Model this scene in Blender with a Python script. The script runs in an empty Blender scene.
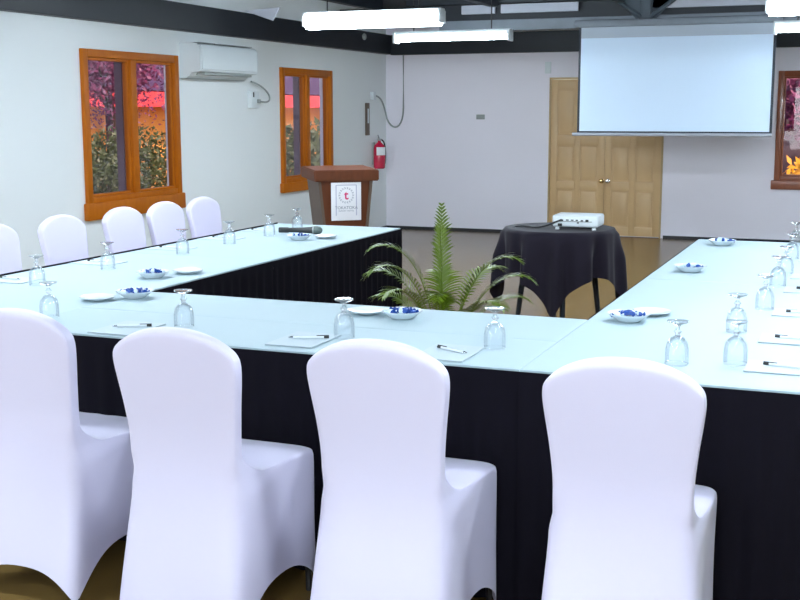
import bpy, bmesh, math, random
from mathutils import Vector, Matrix
random.seed(7)
S = bpy.context.scene
COL = S.collection
PI = math.pi
R = math.radians

# ------------------------------------------------------------------ materials
def mat(name, col, rough=0.5, metal=0.0, spec=0.5, noise=0.0, nscale=8.0, bump=0.0, bscale=60.0,
        sheen=0.0, trans=0.0, coat=0.0, emis=None, estr=0.0, col2=None, stretch=(1,1,1)):
    m = bpy.data.materials.new(name); m.use_nodes = True
    nt = m.node_tree; b = nt.nodes['Principled BSDF']
    b.inputs['Base Color'].default_value = (*col, 1)
    b.inputs['Roughness'].default_value = rough
    b.inputs['Metallic'].default_value = metal
    b.inputs['Specular IOR Level'].default_value = spec
    b.inputs['Sheen Weight'].default_value = sheen
    b.inputs['Coat Weight'].default_value = coat
    b.inputs['Transmission Weight'].default_value = trans
    if emis:
        b.inputs['Emission Color'].default_value = (*emis, 1); b.inputs['Emission Strength'].default_value = estr
    tc = nt.nodes.new('ShaderNodeTexCoord')
    mp = nt.nodes.new('ShaderNodeMapping'); mp.inputs['Scale'].default_value = stretch
    nt.links.new(tc.outputs['Object'], mp.inputs['Vector'])
    if noise > 0 or col2:
        n = nt.nodes.new('ShaderNodeTexNoise'); n.inputs['Scale'].default_value = nscale; n.inputs['Detail'].default_value = 4
        nt.links.new(mp.outputs['Vector'], n.inputs['Vector'])
        mx = nt.nodes.new('ShaderNodeMix'); mx.data_type = 'RGBA'
        c2 = col2 if col2 else tuple(max(0, c*(1-noise)) for c in col)
        mx.inputs['A'].default_value = (*col, 1); mx.inputs['B'].default_value = (*c2, 1)
        nt.links.new(n.outputs['Fac'], mx.inputs['Factor']); nt.links.new(mx.outputs['Result'], b.inputs['Base Color'])
    if bump > 0:
        n2 = nt.nodes.new('ShaderNodeTexNoise'); n2.inputs['Scale'].default_value = bscale; n2.inputs['Detail'].default_value = 3
        nt.links.new(mp.outputs['Vector'], n2.inputs['Vector'])
        bp = nt.nodes.new('ShaderNodeBump'); bp.inputs['Strength'].default_value = bump; bp.inputs['Distance'].default_value = 0.01
        nt.links.new(n2.outputs['Fac'], bp.inputs['Height']); nt.links.new(bp.outputs['Normal'], b.inputs['Normal'])
    return m

M = {}
M['wall'] = mat('wall_paint', (0.82, 0.86, 0.86), 0.6, noise=0.04, nscale=1.5, bump=0.05, bscale=40)
M['wall_back'] = mat('wall_paint_back', (0.86, 0.83, 0.90), 0.6, noise=0.04, nscale=1.5, bump=0.05, bscale=40)
M['ceil'] = mat('ceiling_dark', (0.006, 0.010, 0.016), 0.6, noise=0.2, nscale=2)
M['beam_dark'] = mat('beam_dark_paint', (0.005, 0.009, 0.016), 0.5, noise=0.3, nscale=5, stretch=(1, 1, 4))
M['beam_grey'] = mat('beam_grey_paint', (0.20, 0.23, 0.27), 0.6, noise=0.3, nscale=6)
M['bracket'] = mat('bracket_blue_grey', (0.05, 0.07, 0.09), 0.6, noise=0.2)
M['panel_grey'] = mat('panel_pale_grey', (0.42, 0.44, 0.50), 0.6, noise=0.1)
M['fabric_white'] = mat('spandex_white', (0.60, 0.575, 0.72), 0.36, spec=0.35, sheen=0.2, bump=0.02, bscale=200)
M['cloth_white'] = mat('table_cloth_white', (0.40, 0.505, 0.54), 0.6, spec=0.25, noise=0.02, nscale=2, bump=0.05, bscale=12)
M['cloth_black'] = mat('skirt_black', (0.006, 0.005, 0.009), 0.85, spec=0.08, noise=0.2, nscale=30, stretch=(1, 1, .1))
M['cloth_charcoal'] = mat('round_cloth_charcoal', (0.011, 0.008, 0.016), 0.75, spec=0.15, sheen=0.1)
M['wood_orange'] = mat('window_frame_wood', (0.50, 0.145, 0.004), 0.5, spec=.2, col2=(0.36, 0.085, 0.002), nscale=4, stretch=(6, 6, 1))
M['wood_brown'] = mat('window_frame_brown', (0.30, 0.085, 0.03), 0.35, col2=(0.20, 0.05, 0.02), nscale=4, stretch=(6, 6, 1), coat=0.2)
M['wood_lectern'] = mat('lectern_wood', (0.15, 0.042, 0.014), 0.55, spec=.2, col2=(0.085, 0.024, 0.008), nscale=5, stretch=(5, 5, .8), coat=0.1)
M['wood_side'] = mat('lectern_side_wood_shaded', (0.12, 0.08, 0.055), 0.5, noise=0.2, nscale=5, stretch=(5, 5, .8))  # shade on the lectern's sides put into this grey-brown; reused for plain boards
M['door'] = mat('door_tan_paint', (0.64, 0.42, 0.20), 0.45, noise=0.1, nscale=3, stretch=(3, 3, .6))
M['door_frame'] = mat('door_frame_tan', (0.50, 0.35, 0.17), 0.5, noise=0.1)
M['white'] = mat('plastic_white', (0.72, 0.78, 0.80), 0.35, noise=0.02)
M['white_gloss'] = mat('ceramic_white', (0.72, 0.78, 0.82), 0.15, noise=0.01)
M['paper'] = mat('paper_white', (0.85, 0.85, 0.88), 0.7, noise=0.02)
M['pad'] = mat('pad_paper', (0.45, 0.53, 0.57), 0.7, noise=0.02)
M['grey'] = mat('plastic_grey', (0.30, 0.33, 0.32), 0.45, noise=0.05)
M['dark'] = mat('plastic_black', (0.012, 0.014, 0.014), 0.4, noise=0.1)
M['mic_grill'] = mat('grille_metal', (0.12, 0.15, 0.14), 0.4, metal=0.7, bump=0.6, bscale=300)
M['chrome'] = mat('chrome', (0.7, 0.72, 0.75), 0.2, metal=1.0, noise=0.03)
M['brass'] = mat('brass', (0.75, 0.55, 0.25), 0.25, metal=1.0, noise=0.05)
M['red'] = mat('extinguisher_red', (0.55, 0.01, 0.05), 0.25, noise=0.05, coat=0.3)
M['screen'] = mat('screen_cloth', (0.62, 0.76, 0.92), 0.6, noise=0.02, nscale=1)
M['screen_band'] = mat('screen_top_band', (0.40, 0.46, 0.54), 0.6, noise=0.05)
M['black_border'] = mat('screen_border', (0.012, 0.02, 0.035), 0.6, noise=0.05)
M['candy_blue'] = mat('wrapper_blue', (0.004, 0.055, 0.30), 0.25, spec=0.8, noise=0.3, nscale=60)
M['candy_white'] = mat('wrapper_pale_blue', (0.62, 0.76, 0.92), 0.25, spec=0.8, noise=0.1, nscale=60)
M['leg_dark'] = mat('leg_dark_metal', (0.03, 0.028, 0.03), 0.35, metal=0.4, noise=0.1)
M['leg_blue'] = mat('leg_blue_black', (0.012, 0.018, 0.028), 0.4, noise=0.1)
M['pot'] = mat('pot_clay', (0.16, 0.08, 0.05), 0.6, noise=0.2)
M['soil'] = mat('soil', (0.03, 0.02, 0.012), 0.9, noise=0.4, nscale=30, bump=0.5)
M['palm'] = mat('palm_leaf', (0.13, 0.19, 0.002), 0.38, spec=0.5, col2=(0.06, 0.12, 0.003), nscale=9)
M['palm_stem'] = mat('palm_stem', (0.22, 0.33, 0.03), 0.4, noise=0.3)
M['leaf_green'] = mat('leaf_green', (0.03, 0.06, 0.015), 0.5, col2=(0.08, 0.11, 0.03), nscale=3)
M['leaf_yellow'] = mat('leaf_yellow', (0.75, 0.50, 0.03), 0.5, col2=(0.8, 0.3, 0.02), nscale=3)
M['leaf_magenta'] = mat('flower_magenta', (0.62, 0.01, 0.20), 0.5, col2=(0.25, 0.01, 0.10), nscale=2)
M['leaf_plum'] = mat('leaf_plum', (0.12, 0.02, 0.08), 0.5, col2=(0.28, 0.05, 0.14), nscale=2)
M['stem'] = mat('branch', (0.10, 0.06, 0.04), 0.8, noise=0.3)
M['ext_yellow'] = mat('pavilion_wall_yellow', (0.98, 0.40, 0.07), 0.8, noise=0.15, nscale=2)
M['ext_red'] = mat('pavilion_fascia_coral', (0.90, 0.07, 0.08), 0.6, noise=0.15)
M['ext_roof'] = mat('pavilion_roof_plum', (0.07, 0.03, 0.09), 0.8, noise=0.3, nscale=4)
M['plaster_out'] = mat('outer_plaster_mauve', (0.16, 0.11, 0.13), 0.8, noise=0.1)
M['ground'] = mat('garden_ground', (0.16, 0.15, 0.09), 0.9, noise=0.4, nscale=2)
M['paving'] = mat('pale_paving', (0.75, 0.74, 0.68), 0.8, noise=0.1)
M['tube_on'] = mat('lit_diffuser', (0.9, 0.9, 0.9), 0.4, emis=(0.78, 0.89, 1.0), estr=30.0)
M['tube_dim'] = mat('dim_tube', (0.9, 0.9, 0.9), 0.4, emis=(0.74, 0.88, 1.0), estr=42.0)
M['ink_pink'] = mat('ink_pink', (0.75, 0.04, 0.18), 0.6, noise=0.05)
M['ink_grey'] = mat('ink_grey', (0.30, 0.31, 0.38), 0.6, noise=0.05)
M['ink_lilac'] = mat('ink_lilac', (0.50, 0.50, 0.62), 0.6, noise=0.05)

def floor_mat():
    m = mat('floor_polished_brown', (0.23, 0.145, 0.045), 0.22, spec=0.45, col2=(0.17, 0.10, 0.028), nscale=1.2)
    nt = m.node_tree; b = nt.nodes['Principled BSDF']
    w = nt.nodes.new('ShaderNodeTexBrick'); tc = nt.nodes.new('ShaderNodeTexCoord')
    w.inputs['Scale'].default_value = 1.0; w.inputs['Brick Width'].default_value = 0.9; w.inputs['Row Height'].default_value = 0.15
    w.inputs['Mortar Size'].default_value = 0.002
    nt.links.new(tc.outputs['Object'], w.inputs['Vector'])
    bp = nt.nodes.new('ShaderNodeBump'); bp.inputs['Strength'].default_value = 0.15; bp.inputs['Distance'].default_value = 0.002; bp.invert = True
    nt.links.new(w.outputs['Fac'], bp.inputs['Height']); nt.links.new(bp.outputs['Normal'], b.inputs['Normal'])
    return m
M['floor'] = floor_mat()

def glass_mat(name, clear, tint=(1, 1, 1), rough=0.02, ior=1.45, refract=0.0):
    m = bpy.data.materials.new(name); m.use_nodes = True; nt = m.node_tree
    for n in list(nt.nodes): nt.nodes.remove(n)
    out = nt.nodes.new('ShaderNodeOutputMaterial')
    tr = nt.nodes.new('ShaderNodeBsdfTransparent'); tr.inputs['Color'].default_value = (*tint, 1)
    gl = nt.nodes.new('ShaderNodeBsdfGlossy'); gl.inputs['Roughness'].default_value = rough
    fr = nt.nodes.new('ShaderNodeLayerWeight'); fr.inputs['Blend'].default_value = clear
    mx = nt.nodes.new('ShaderNodeMixShader')
    pw = nt.nodes.new('ShaderNodeMath'); pw.operation = 'POWER'; pw.inputs[1].default_value = 3.0
    ml = nt.nodes.new('ShaderNodeMath'); ml.operation = 'MULTIPLY_ADD'; ml.inputs[1].default_value = clear; ml.inputs[2].default_value = 0.03
    fr.inputs['Blend'].default_value = 0.5
    nt.links.new(fr.outputs['Facing'], pw.inputs[0]); nt.links.new(pw.outputs[0], ml.inputs[0])
    nt.links.new(ml.outputs[0], mx.inputs[0]); nt.links.new(tr.outputs[0], mx.inputs[1]); nt.links.new(gl.outputs[0], mx.inputs[2])
    last = mx
    if refract > 0:
        g = nt.nodes.new('ShaderNodeBsdfGlass'); g.inputs['IOR'].default_value = ior; g.inputs['Roughness'].default_value = 0.0
        m2 = nt.nodes.new('ShaderNodeMixShader'); m2.inputs[0].default_value = refract
        nt.links.new(mx.outputs[0], m2.inputs[1]); nt.links.new(g.outputs[0], m2.inputs[2]); last = m2
    nt.links.new(last.outputs[0], out.inputs['Surface'])
    return m
M['pane'] = glass_mat('window_glass', 0.35, (0.93, 0.88, 0.92))
M['goblet'] = glass_mat('goblet_glass', 0.6, (0.985, 0.99, 1.0), refract=0.16)
M['goblet_foot'] = glass_mat('goblet_glass_thick', 0.9, (0.97, 0.98, 1.0), rough=.15, refract=0.45)

# ------------------------------------------------------------------ mesh helpers
def new(): return bmesh.new()
def box(bm, x0, x1, y0, y1, z0, z1, bev=0.0, seg=2):
    vs = [bm.verts.new((x, y, z)) for x in (x0, x1) for y in (y0, y1) for z in (z0, z1)]
    fs = []
    for f in ((0, 1, 3, 2), (4, 6, 7, 5), (0, 4, 5, 1), (2, 3, 7, 6), (0, 2, 6, 4), (1, 5, 7, 3)):
        fs.append(bm.faces.new([vs[i] for i in f]))
    if bev > 0:
        es = list({e for f in fs for e in f.edges})
        bmesh.ops.bevel(bm, geom=es, offset=bev, segments=seg, profile=0.5, affect='EDGES')
    return vs
def prism(bm, pts, ax, a0, a1):
    """closed 2-D outline pts extruded along axis ax from a0 to a1"""
    def P(p, a):
        return {'x': (a, p[0], p[1]), 'y': (p[0], a, p[1]), 'z': (p[0], p[1], a)}[ax]
    A = [bm.verts.new(P(p, a0)) for p in pts]; B = [bm.verts.new(P(p, a1)) for p in pts]
    n = len(pts); bm.faces.new(A); bm.faces.new(B[::-1])
    for i in range(n): bm.faces.new([A[i], B[i], B[(i+1) % n], A[(i+1) % n]])
def lathe(bm, prof, n=20, cx=0, cy=0, cap=True):
    rings = []
    for r, z in prof:
        rings.append([bm.verts.new((cx+r*math.cos(2*PI*i/n), cy+r*math.sin(2*PI*i/n), z)) for i in range(n)])
    for a, b in zip(rings, rings[1:]):
        for i in range(n): bm.faces.new([a[i], a[(i+1) % n], b[(i+1) % n], b[i]])
    if cap:
        bm.faces.new(rings[0][::-1]); bm.faces.new(rings[-1])
def tube(bm, pts, r, n=8, r2=None):
    pts = [Vector(p) for p in pts]; rings = []
    for i, p in enumerate(pts):
        d = (pts[min(i+1, len(pts)-1)] - pts[max(i-1, 0)]).normalized()
        u = d.cross(Vector((0, 0, 1)));
        if u.length < 1e-3: u = d.cross(Vector((0, 1, 0)))
        u.normalize(); v = d.cross(u)
        rr = r if r2 is None else r + (r2-r)*i/(len(pts)-1)
        rings.append([bm.verts.new(p + rr*(math.cos(2*PI*k/n)*u + math.sin(2*PI*k/n)*v)) for k in range(n)])
    for a, b in zip(rings, rings[1:]):
        for i in range(n): bm.faces.new([a[i], a[(i+1) % n], b[(i+1) % n], b[i]])
    bm.faces.new(rings[0][::-1]); bm.faces.new(rings[-1])
def bez(p0, p1, p2, p3, n=12):
    out = []
    for i in range(n+1):
        t = i/n; out.append(tuple((1-t)**3*a+3*(1-t)**2*t*b+3*(1-t)*t*t*c+t**3*d for a, b, c, d in zip(p0, p1, p2, p3)))
    return out
def obj(name, bm, m, parent=None, smooth=True, sub=0, angle=40, **props):
    bmesh.ops.recalc_face_normals(bm, faces=bm.faces[:])
    me = bpy.data.meshes.new(name); bm.to_mesh(me); bm.free()
    me.materials.append(m)
    if smooth:
        for p in me.polygons: p.use_smooth = True
        if not sub: me.set_sharp_from_angle(angle=R(angle))
    o = bpy.data.objects.new(name, me); COL.objects.link(o)
    if parent: o.parent = parent
    if sub:
        s = o.modifiers.new('sub', 'SUBSURF'); s.levels = sub; s.render_levels = sub
    for k, v in props.items(): o[k] = v
    return o
def thing(name, label, cat, loc=(0, 0, 0), rz=0.0, group=None):
    o = bpy.data.objects.new(name, None); COL.objects.link(o)
    o.location = loc; o.rotation_euler = (0, 0, rz); o['label'] = label; o['category'] = cat
    o.empty_display_size = 0.1
    if group: o['group'] = group
    return o
def tag(o, label, cat, group=None, kind=None):
    o['label'] = label; o['category'] = cat
    if group: o['group'] = group
    if kind: o['kind'] = kind
    return o
def struct(name, bm, m, parent=None, smooth=False, **k):
    o = obj(name, bm, m, parent, smooth, **k)
    if not parent: o['kind'] = 'structure'
    return o
def dup(root, loc, rz, label, group=None):
    r = root.copy(); COL.objects.link(r); r.location = loc; r.rotation_euler = (0, 0, rz); r['label'] = label
    if group: r['group'] = group
    for ch in list(root.children):
        c = ch.copy(); COL.objects.link(c); c.parent = r
        for g in list(ch.children):
            d = g.copy(); COL.objects.link(d); d.parent = c
    return r
class Proto:
    """first placement moves the prototype, later ones copy it"""
    def __init__(s, root): s.root = root; s.used = False
    def put(s, loc, rz, label, group=None):
        if not s.used:
            s.used = True; r = s.root; r.location = loc; r.rotation_euler = (0, 0, rz); r['label'] = label
            if group: r['group'] = group
            return r
        return dup(s.root, loc, rz, label, group)

# ------------------------------------------------------------------ room constants
XL, XR, YB, YR, ZW, ZC = -5.884, 2.0, 14.3, -3.2, 2.235, 2.80
WT = 0.12
# ------------------------------------------------------------------ shell
bm = new(); box(bm, XL-.3, XR+.3, YR-.3, YB+.06, -.15, 0); struct('floor', bm, M['floor'])
bm = new(); box(bm, XL-.3, XR+.3, YR-.3, YB+.3, ZC, ZC+.2); struct('ceiling', bm, M['ceil'])
def wall_with_holes(name, axis, a0, a1, p0, p1, holes, m):
    """axis 'y': wall runs along y between a0,a1 and fills x p0..p1; holes (b0,b1,z0,z1)"""
    bm = new(); cur = a0
    def bx(s, e, z0, z1):
        if axis == 'y': box(bm, p0, p1, s, e, z0, z1)
        else: box(bm, s, e, p0, p1, z0, z1)
    for (b0, b1, z0, z1) in sorted(holes):
        bx(cur, b0, 0, ZC)
        if z0 > 0: bx(b0, b1, 0, z0)
        bx(b0, b1, z1, ZC)
        cur = b1
    bx(cur, a1, 0, ZC)
    return struct(name, bm, m)
W1 = (7.98, 9.30, .74, 1.97); W2 = (11.38, 12.56, .74, 1.94)
wall_with_holes('wall_left', 'y', YR, YB, XL-WT, XL, [W1, W2], M['wall'])
W3 = (-0.98, 0.30, .70, 1.92); DR = (-3.715, -2.315, 0, 1.925)
wall_with_holes('wall_back', 'x', XL-WT, XR+WT, YB, YB+WT, [W3, DR], M['wall_back'])
# right wall and rear wall, with the daylight openings behind the photographer
W4 = (-2.6, 3.2, .55, 2.0)
wall_with_holes('wall_right', 'y', YR, YB, XR, XR+WT, [], M['wall'])
W5 = (-4.6, -1.2, .25, 2.1)
wall_with_holes('wall_rear', 'x', XL-WT, XR+WT, YR-WT, YR, [W5], M['wall'])
bm = new(); box(bm, XL, DR[0]-.03, YB-.012, YB, 0, .035); box(bm, DR[1]+.03, XR, YB-.012, YB, 0, .035); struct('baseboard_back', bm, M['beam_dark'])
bm = new(); box(bm, XL, XL+.012, YR, YB-.012, 0, .035); struct('baseboard_left', bm, M['beam_dark'])
# wall plates: dark timbers on top of the walls
bm = new(); box(bm, XL, XL+.10, YR, YB, ZW, ZW+.24, .006); struct('trim_1', bm, M['beam_dark'])
bm = new(); box(bm, XL+.10, XR, YB-.10, YB, ZW-.01, ZW+.24, .006); struct('trim_2', bm, M['beam_dark'])

# ------------------------------------------------------------------ windows
def window(n, loc, rz, width, h0, h1, woodm, sill_low, mull=0.0):
    """local: x along the wall, -y into the room, window from x=0..width"""
    o = bpy.data.objects.new('window_%d' % n, None); COL.objects.link(o); o.location = loc; o.rotation_euler = (0, 0, rz); o['kind'] = 'structure'
    t = .065
    bm = new()
    box(bm, 0, t, -.035, .07, h0, h1, .006); box(bm, width-t, width, -.035, .07, h0, h1, .006)
    box(bm, t, width-t, -.035, .07, h1-t, h1, .006); box(bm, t, width-t, -.03, .07, h0, h0+.05, .006)
    obj('window_frame', bm, woodm, o)
    bm = new(); c = width/2+mull
    box(bm, c-.04, c+.04, -.03, .065, h0+.05, h1-t, .006); obj('mullion', bm, woodm, o)
    bm = new(); box(bm, -.03, width+.03, -.05, .0, h0-sill_low, h0+.005, .01); obj('window_sill', bm, woodm, o)
    for a, b in ((t, c-.04), (c+.04, width-t)):
        s = .022
        bm = new(); box(bm, a, a+s, -.005, .04, h0+.05, h1-t, .003); box(bm, b-s, b, -.005, .04, h0+.05, h1-t, .003)
        box(bm, a+s, b-s, -.005, .04, h1-t-s, h1-t, .003); box(bm, a+s, b-s, -.005, .04, h0+.05, h0+.05+s, .003)
        sa = obj('sash', bm, woodm, o)
        bm = new(); box(bm, a+s, b-s, .014, .019, h0+.05+s, h1-t-s); obj('pane', bm, M['pane'], sa, smooth=False)
    # outer masonry fin behind each light, seen obliquely through the glass
    bm = new(); box(bm, c-.035, c+.035, .075, .145, h0, h1)
    obj('outer_fin', bm, M['plaster_out'], o, smooth=False)
    return o
# left wall: local x -> +Y, local -y -> +X : rotate +90deg
window(1, (XL, 7.91, 0), R(90), 1.40, .78, 2.015, M['wood_orange'], .135)
window(2, (XL, 11.325, 0), R(90), 1.27, .75, 1.98, M['wood_brown'] if False else M['wood_orange'], .10)
window(3, (-1.04, YB, 0), 0, 1.40, .72, 1.965, M['wood_brown'], .10)

# ------------------------------------------------------------------ double door in the back wall
d = bpy.data.objects.new('door_1', None); COL.objects.link(d); d.location = (DR[0], YB, 0); d['kind'] = 'structure'
W = DR[1]-DR[0]
bm = new(); box(bm, -.0, .02, -.015, .10, 0, 1.92); box(bm, W-.02, W, -.015, .10, 0, 1.92); box(bm, .02, W-.02, -.015, .10, 1.90, 1.92)
obj('door_frame', bm, M['door_frame'], d, smooth=False)
lw = (W-.04)/2
for k in range(2):
    x0 = .02 + k*lw
    bm = new(); xs = [x0+.002, x0+.085, x0+lw/2-.035, x0+lw/2+.035, x0+lw-.085, x0+lw-.002]
    zs = [.012, .12, .56, .66, 1.10, 1.22, 1.78, 1.895]
    box(bm, xs[0], xs[5], .012, .04, zs[0], zs[7])                      # core
    for a, b in ((0, 1), (2, 3), (4, 5)): box(bm, xs[a], xs[b], -.004, .011, zs[0], zs[7], .003)
    for a, b in ((0, 1), (2, 3), (4, 5), (6, 7)):
        box(bm, xs[1], xs[2], -.004, .011, zs[a], zs[b], .003); box(bm, xs[3], xs[4], -.004, .011, zs[a], zs[b], .003)
    for a, b in ((1, 2), (3, 4)):
        for c, e in ((1, 2), (3, 4), (5, 6)):
            box(bm, xs[a]+.025, xs[b]-.025, .002, .012, zs[c]+.025, zs[e]-.025, .006)
    leaf = obj('door_leaf', bm, M['door'], d)
    bm = new()
    xk = .02+lw-.03 if k == 0 else .02+lw+.045
    lathe(bm, [(.028, 0), (.028, .005), (.012, .012), (.012, .03), (.024, .038), (.027, .05), (.018, .062), (.004, .065)], 16)
    bmesh.ops.transform(bm, matrix=Matrix.Translation((xk, -.004, .675)) @ Matrix.Rotation(R(90), 4, 'X'), verts=bm.verts[:])
    obj('door_knob', bm, M['chrome'] if k else M['brass'], leaf)
bm = new(); box(bm, -4.0, -2.0, YB+.13, YB+3, -.05, -.02); tag(struct('terrace', bm, M['paving']), 'x', 'x'); 
for k in ('label', 'category'): del bpy.data.objects['terrace'][k]
bpy.data.objects['terrace'].name = 'trim_9'

# door contact box on the wall over the door's left corner
bm = new(); box(bm, -3.775, -3.70, YB-.03, YB, 1.97, 2.11, .006)
tag(obj('alarm_box', bm, M['white']), 'small white box on the back wall above the left corner of the tan door', 'sensor box')
bm = new(); box(bm, -4.655, -4.545, YB-.012, YB, 1.415, 1.475, .004)
sw = obj('switch_plate', bm, M['grey']); tag(sw, 'small grey switch plate alone on the white back wall', 'switch')

# ------------------------------------------------------------------ ceiling timbers
bm = new(); box(bm, -4.55, XR, 12.61, 12.80, 2.385, 2.50, .004); struct('trim_3', bm, M['beam_grey'])
for i, (a, b) in enumerate(((-4.28, -3.90), (-3.83, -2.98), (-2.2, .9))):
    bm = new(); box(bm, a, b, 12.58, 12.62, 2.565, 2.66, .004); struct('trim_%d' % (4+i), bm, M['panel_grey'])
bm = new(); box(bm, -4.9, XR, 12.5, 12.9, 2.67, ZC); struct('trim_7', bm, M['beam_dark'])
bm = new(); box(bm, XL+.1, XR, 12.66, 12.76, 2.50, 2.67); struct('trim_8', bm, M['ceil'])
for i, x in enumerate((-5.2, -3.86, -2.5, -1.1, .3, 1.5)):
    bm = new(); box(bm, x-.04, x+.04, YR, 12.45, 2.62, ZC); struct('trim_%d' % (10+i), bm, M['beam_dark'])
# steel gusset and struts that carry the beam above the screen
t = thing('roof_bracket', 'dark steel bracket with two struts on the ceiling beam above the screen', 'bracket', (-2.26, 12.60, 2.42))
bm = new(); prism(bm, [(-.08, .02), (.08, .02), (.30, .24), (-.30, .24)], 'y', -.02, .0); obj('gusset_plate', bm, M['bracket'], t, smooth=False)
bm = new(); box(bm, -.05, .05, -.05, -.02, .02, .36, .004); obj('hanger_post', bm, M['bracket'], t)
for s in (-1, 1):
    bm = new(); tube(bm, [(s*.05, -.045, .06), (s*.48, -.045, .36)], .022); obj('strut', bm, M['bracket'], t)
    bm = new(); box(bm, s*.12-.05, s*.12+.05, -.068, -.05, .245, .258, .002); obj('highlight_strip', bm, M['panel_grey'], t)  # pale boxes: the bracket's small white highlights put into shape and colour
# little white ceiling fitting near the far left corner
bm = new(); lathe(bm, [(.035, 0), (.04, .012), (.03, .03), (.01, .034)], 16)
o = obj('smoke_detector', bm, M['grey']); o.location = (XL+.14, 13.25, 2.40); o.rotation_euler = (0, R(90), 0)
tag(o, 'tiny pale round fitting on the dark timber above the left wall corner', 'detector')
bm = new(); prism(bm, [(-.17, 0), (.17, .02), (.10, -.09)], 'y', -.01, .01)
o = obj('ceiling_panel', bm, M['panel_grey']); o.location = (-4.93, 9.2, 2.375)
o.name = 'trim_16'; o['kind'] = 'structure'

# ------------------------------------------------------------------ light fixtures
def fixture(on):
    t = thing('fluorescent_light', '', 'light')
    bm = new(); box(bm, -.60, .60, -.05, .05, .055, .105, .006); obj('housing', bm, M['white'], t)
    if on:
        bm = new(); prism(bm, [(-.09, .05), (-.075, -.005), (-.035, -.03), (.035, -.03), (.075, -.005), (.09, .05)], 'x', -.575, .575)
        obj('diffuser', bm, M['tube_on'], t)
    else:
        for y in (-.045, .045):
            bm = new(); tube(bm, [(-.57, y, .03), (.57, y, .03)], .019, 12); obj('tube', bm, M['tube_dim'], t)
        bm = new(); box(bm, -.585, .585, -.018, .018, .022, .055, .004); obj('reflector', bm, M['white'], t)
    for x in (-1, 1):
        bm = new(); box(bm, x*.588-.012, x*.588+.012, -.07, .07, -.01, .09, .006); obj('end_cap', bm, M['white'], t)
        bm = new(); tube(bm, [(x*.4, 0, .105), (x*.4, 0, .55)], .006, 6); obj('hanger_rod', bm, M['leg_dark'], t)
    return t
fo = Proto(fixture(True)); fd = Proto(fixture(False))
fo.put((-3.79, 8.93, 2.212), 0, 'glaring fluorescent batten hanging at top centre, nearest lit light left of the screen', 'lit fluorescent battens')
fo.put((-.16, 8.93, 2.212), 0, 'glaring fluorescent batten cut by the right top corner of the photo', 'lit fluorescent battens')
fd.put((-3.87, 11.1, 2.19), 0, 'dimmer twin tube fluorescent batten hanging behind the glaring one', 'dim fluorescent battens')
fd.put((-.27, 11.1, 2.19), 0, 'dimmer twin tube fluorescent batten just right of the projection screen', 'dim fluorescent battens')
for y in (6.4, 4.4, 2.4, .4, -1.6):
    for x in (-3.79, -.16):
        fo.put((x, y, 2.245), 0, 'lit fluorescent batten overhead, outside the picture above the tables', 'lit fluorescent battens overhead')

# ------------------------------------------------------------------ projection screen
t = thing('projection_screen', 'large pull-down projection screen, blank and pale blue, hanging before the tan door', 'projection screen', (-1.955, 12.56, 1.26))
bm = new(); box(bm, -1.0, 1.0, -.004, .004, .03, 1.135); obj('black_border', bm, M['black_border'], t, smooth=False)
bm = new(); box(bm, -.975, .975, -.008, -.0045, .045, 1.015); obj('screen_fabric', bm, M['screen'], t, smooth=False)
bm = new(); box(bm, -.975, .975, -.008, -.0045, 1.016, 1.135); obj('top_band', bm, M['screen_band'], t, smooth=False, label='greyer band along the top')  # strip in a greyer tone along the top of the screen
bm = new(); tube(bm, [(-1.05, 0, .012), (1.0, 0, .012)], .018, 12); obj('bottom_bar', bm, M['panel_grey'], t)
bm = new(); box(bm, -1.05, 1.05, -.05, .05, 1.125, 1.20, .02); obj('roller_case', bm, M['beam_grey'], t)

# ------------------------------------------------------------------ air conditioner (runs along the left wall)
t = thing('air_conditioner', 'white split air conditioner on the left wall between the two windows', 'air conditioner', (XL, 9.38, 1.82))
L = 1.08
def yprism(pts, a, b): bm = new(); prism(bm, pts, 'y', a, b); return bm
obj('body', yprism([(0, 0), (.06, .0), (.10, .02), (.12, .05), (.205, .058), (.215, .08), (.215, .265), (.19, .30), (.12, .315), (0, .315)], 0, L), M['white'], t, angle=25)
obj('front_panel', yprism([(.212, .075), (.221, .08), (.221, .262), (.200, .294), (.195, .29)], .03, L-.03), M['white'], t)
bm = new(); box(bm, .105, .20, .10, L-.10, .028, .050, .003); obj('air_outlet', bm, M['grey'], t)
bm = new(); prism(bm, [(.11, .022), (.19, .046), (.195, .052), (.11, .030)], 'y', .12, L-.12); obj('louver', bm, M['white'], t)
bm = new(); box(bm, .0, .075, .01, L-.02, -.006, .0, .001); obj('drip_edge', bm, M['grey'], t)
bm = new(); box(bm, .05, .2, .04, .3, .312, .318); box(bm, .05, .2, .4, 1.0, .312, .318); obj('top_grille', bm, M['grey'], t)
t = thing('power_outlet', 'white wall socket box with grey cable loop below the air conditioner', 'power outlet', (XL, 10.62, 1.55))
bm = new(); box(bm, 0, .05, 0, .17, 0, .17, .01); obj('socket_box', bm, M['white'], t)
bm = new(); box(bm, .0505, .054, .03, .055, .11, .16, .001); obj('rocker_switch', bm, M['dark'], t)
bm = new(); box(bm, .0505, .075, .11, .15, .05, .09, .004); obj('plug', bm, M['grey'], t)
bm = new(); tube(bm, bez((.075, .13, .07), (.10, .42, .02), (.06, .42, .20), (.04, .02, .265), 18), .009); obj('cable', bm, M['grey'], t)

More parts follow.
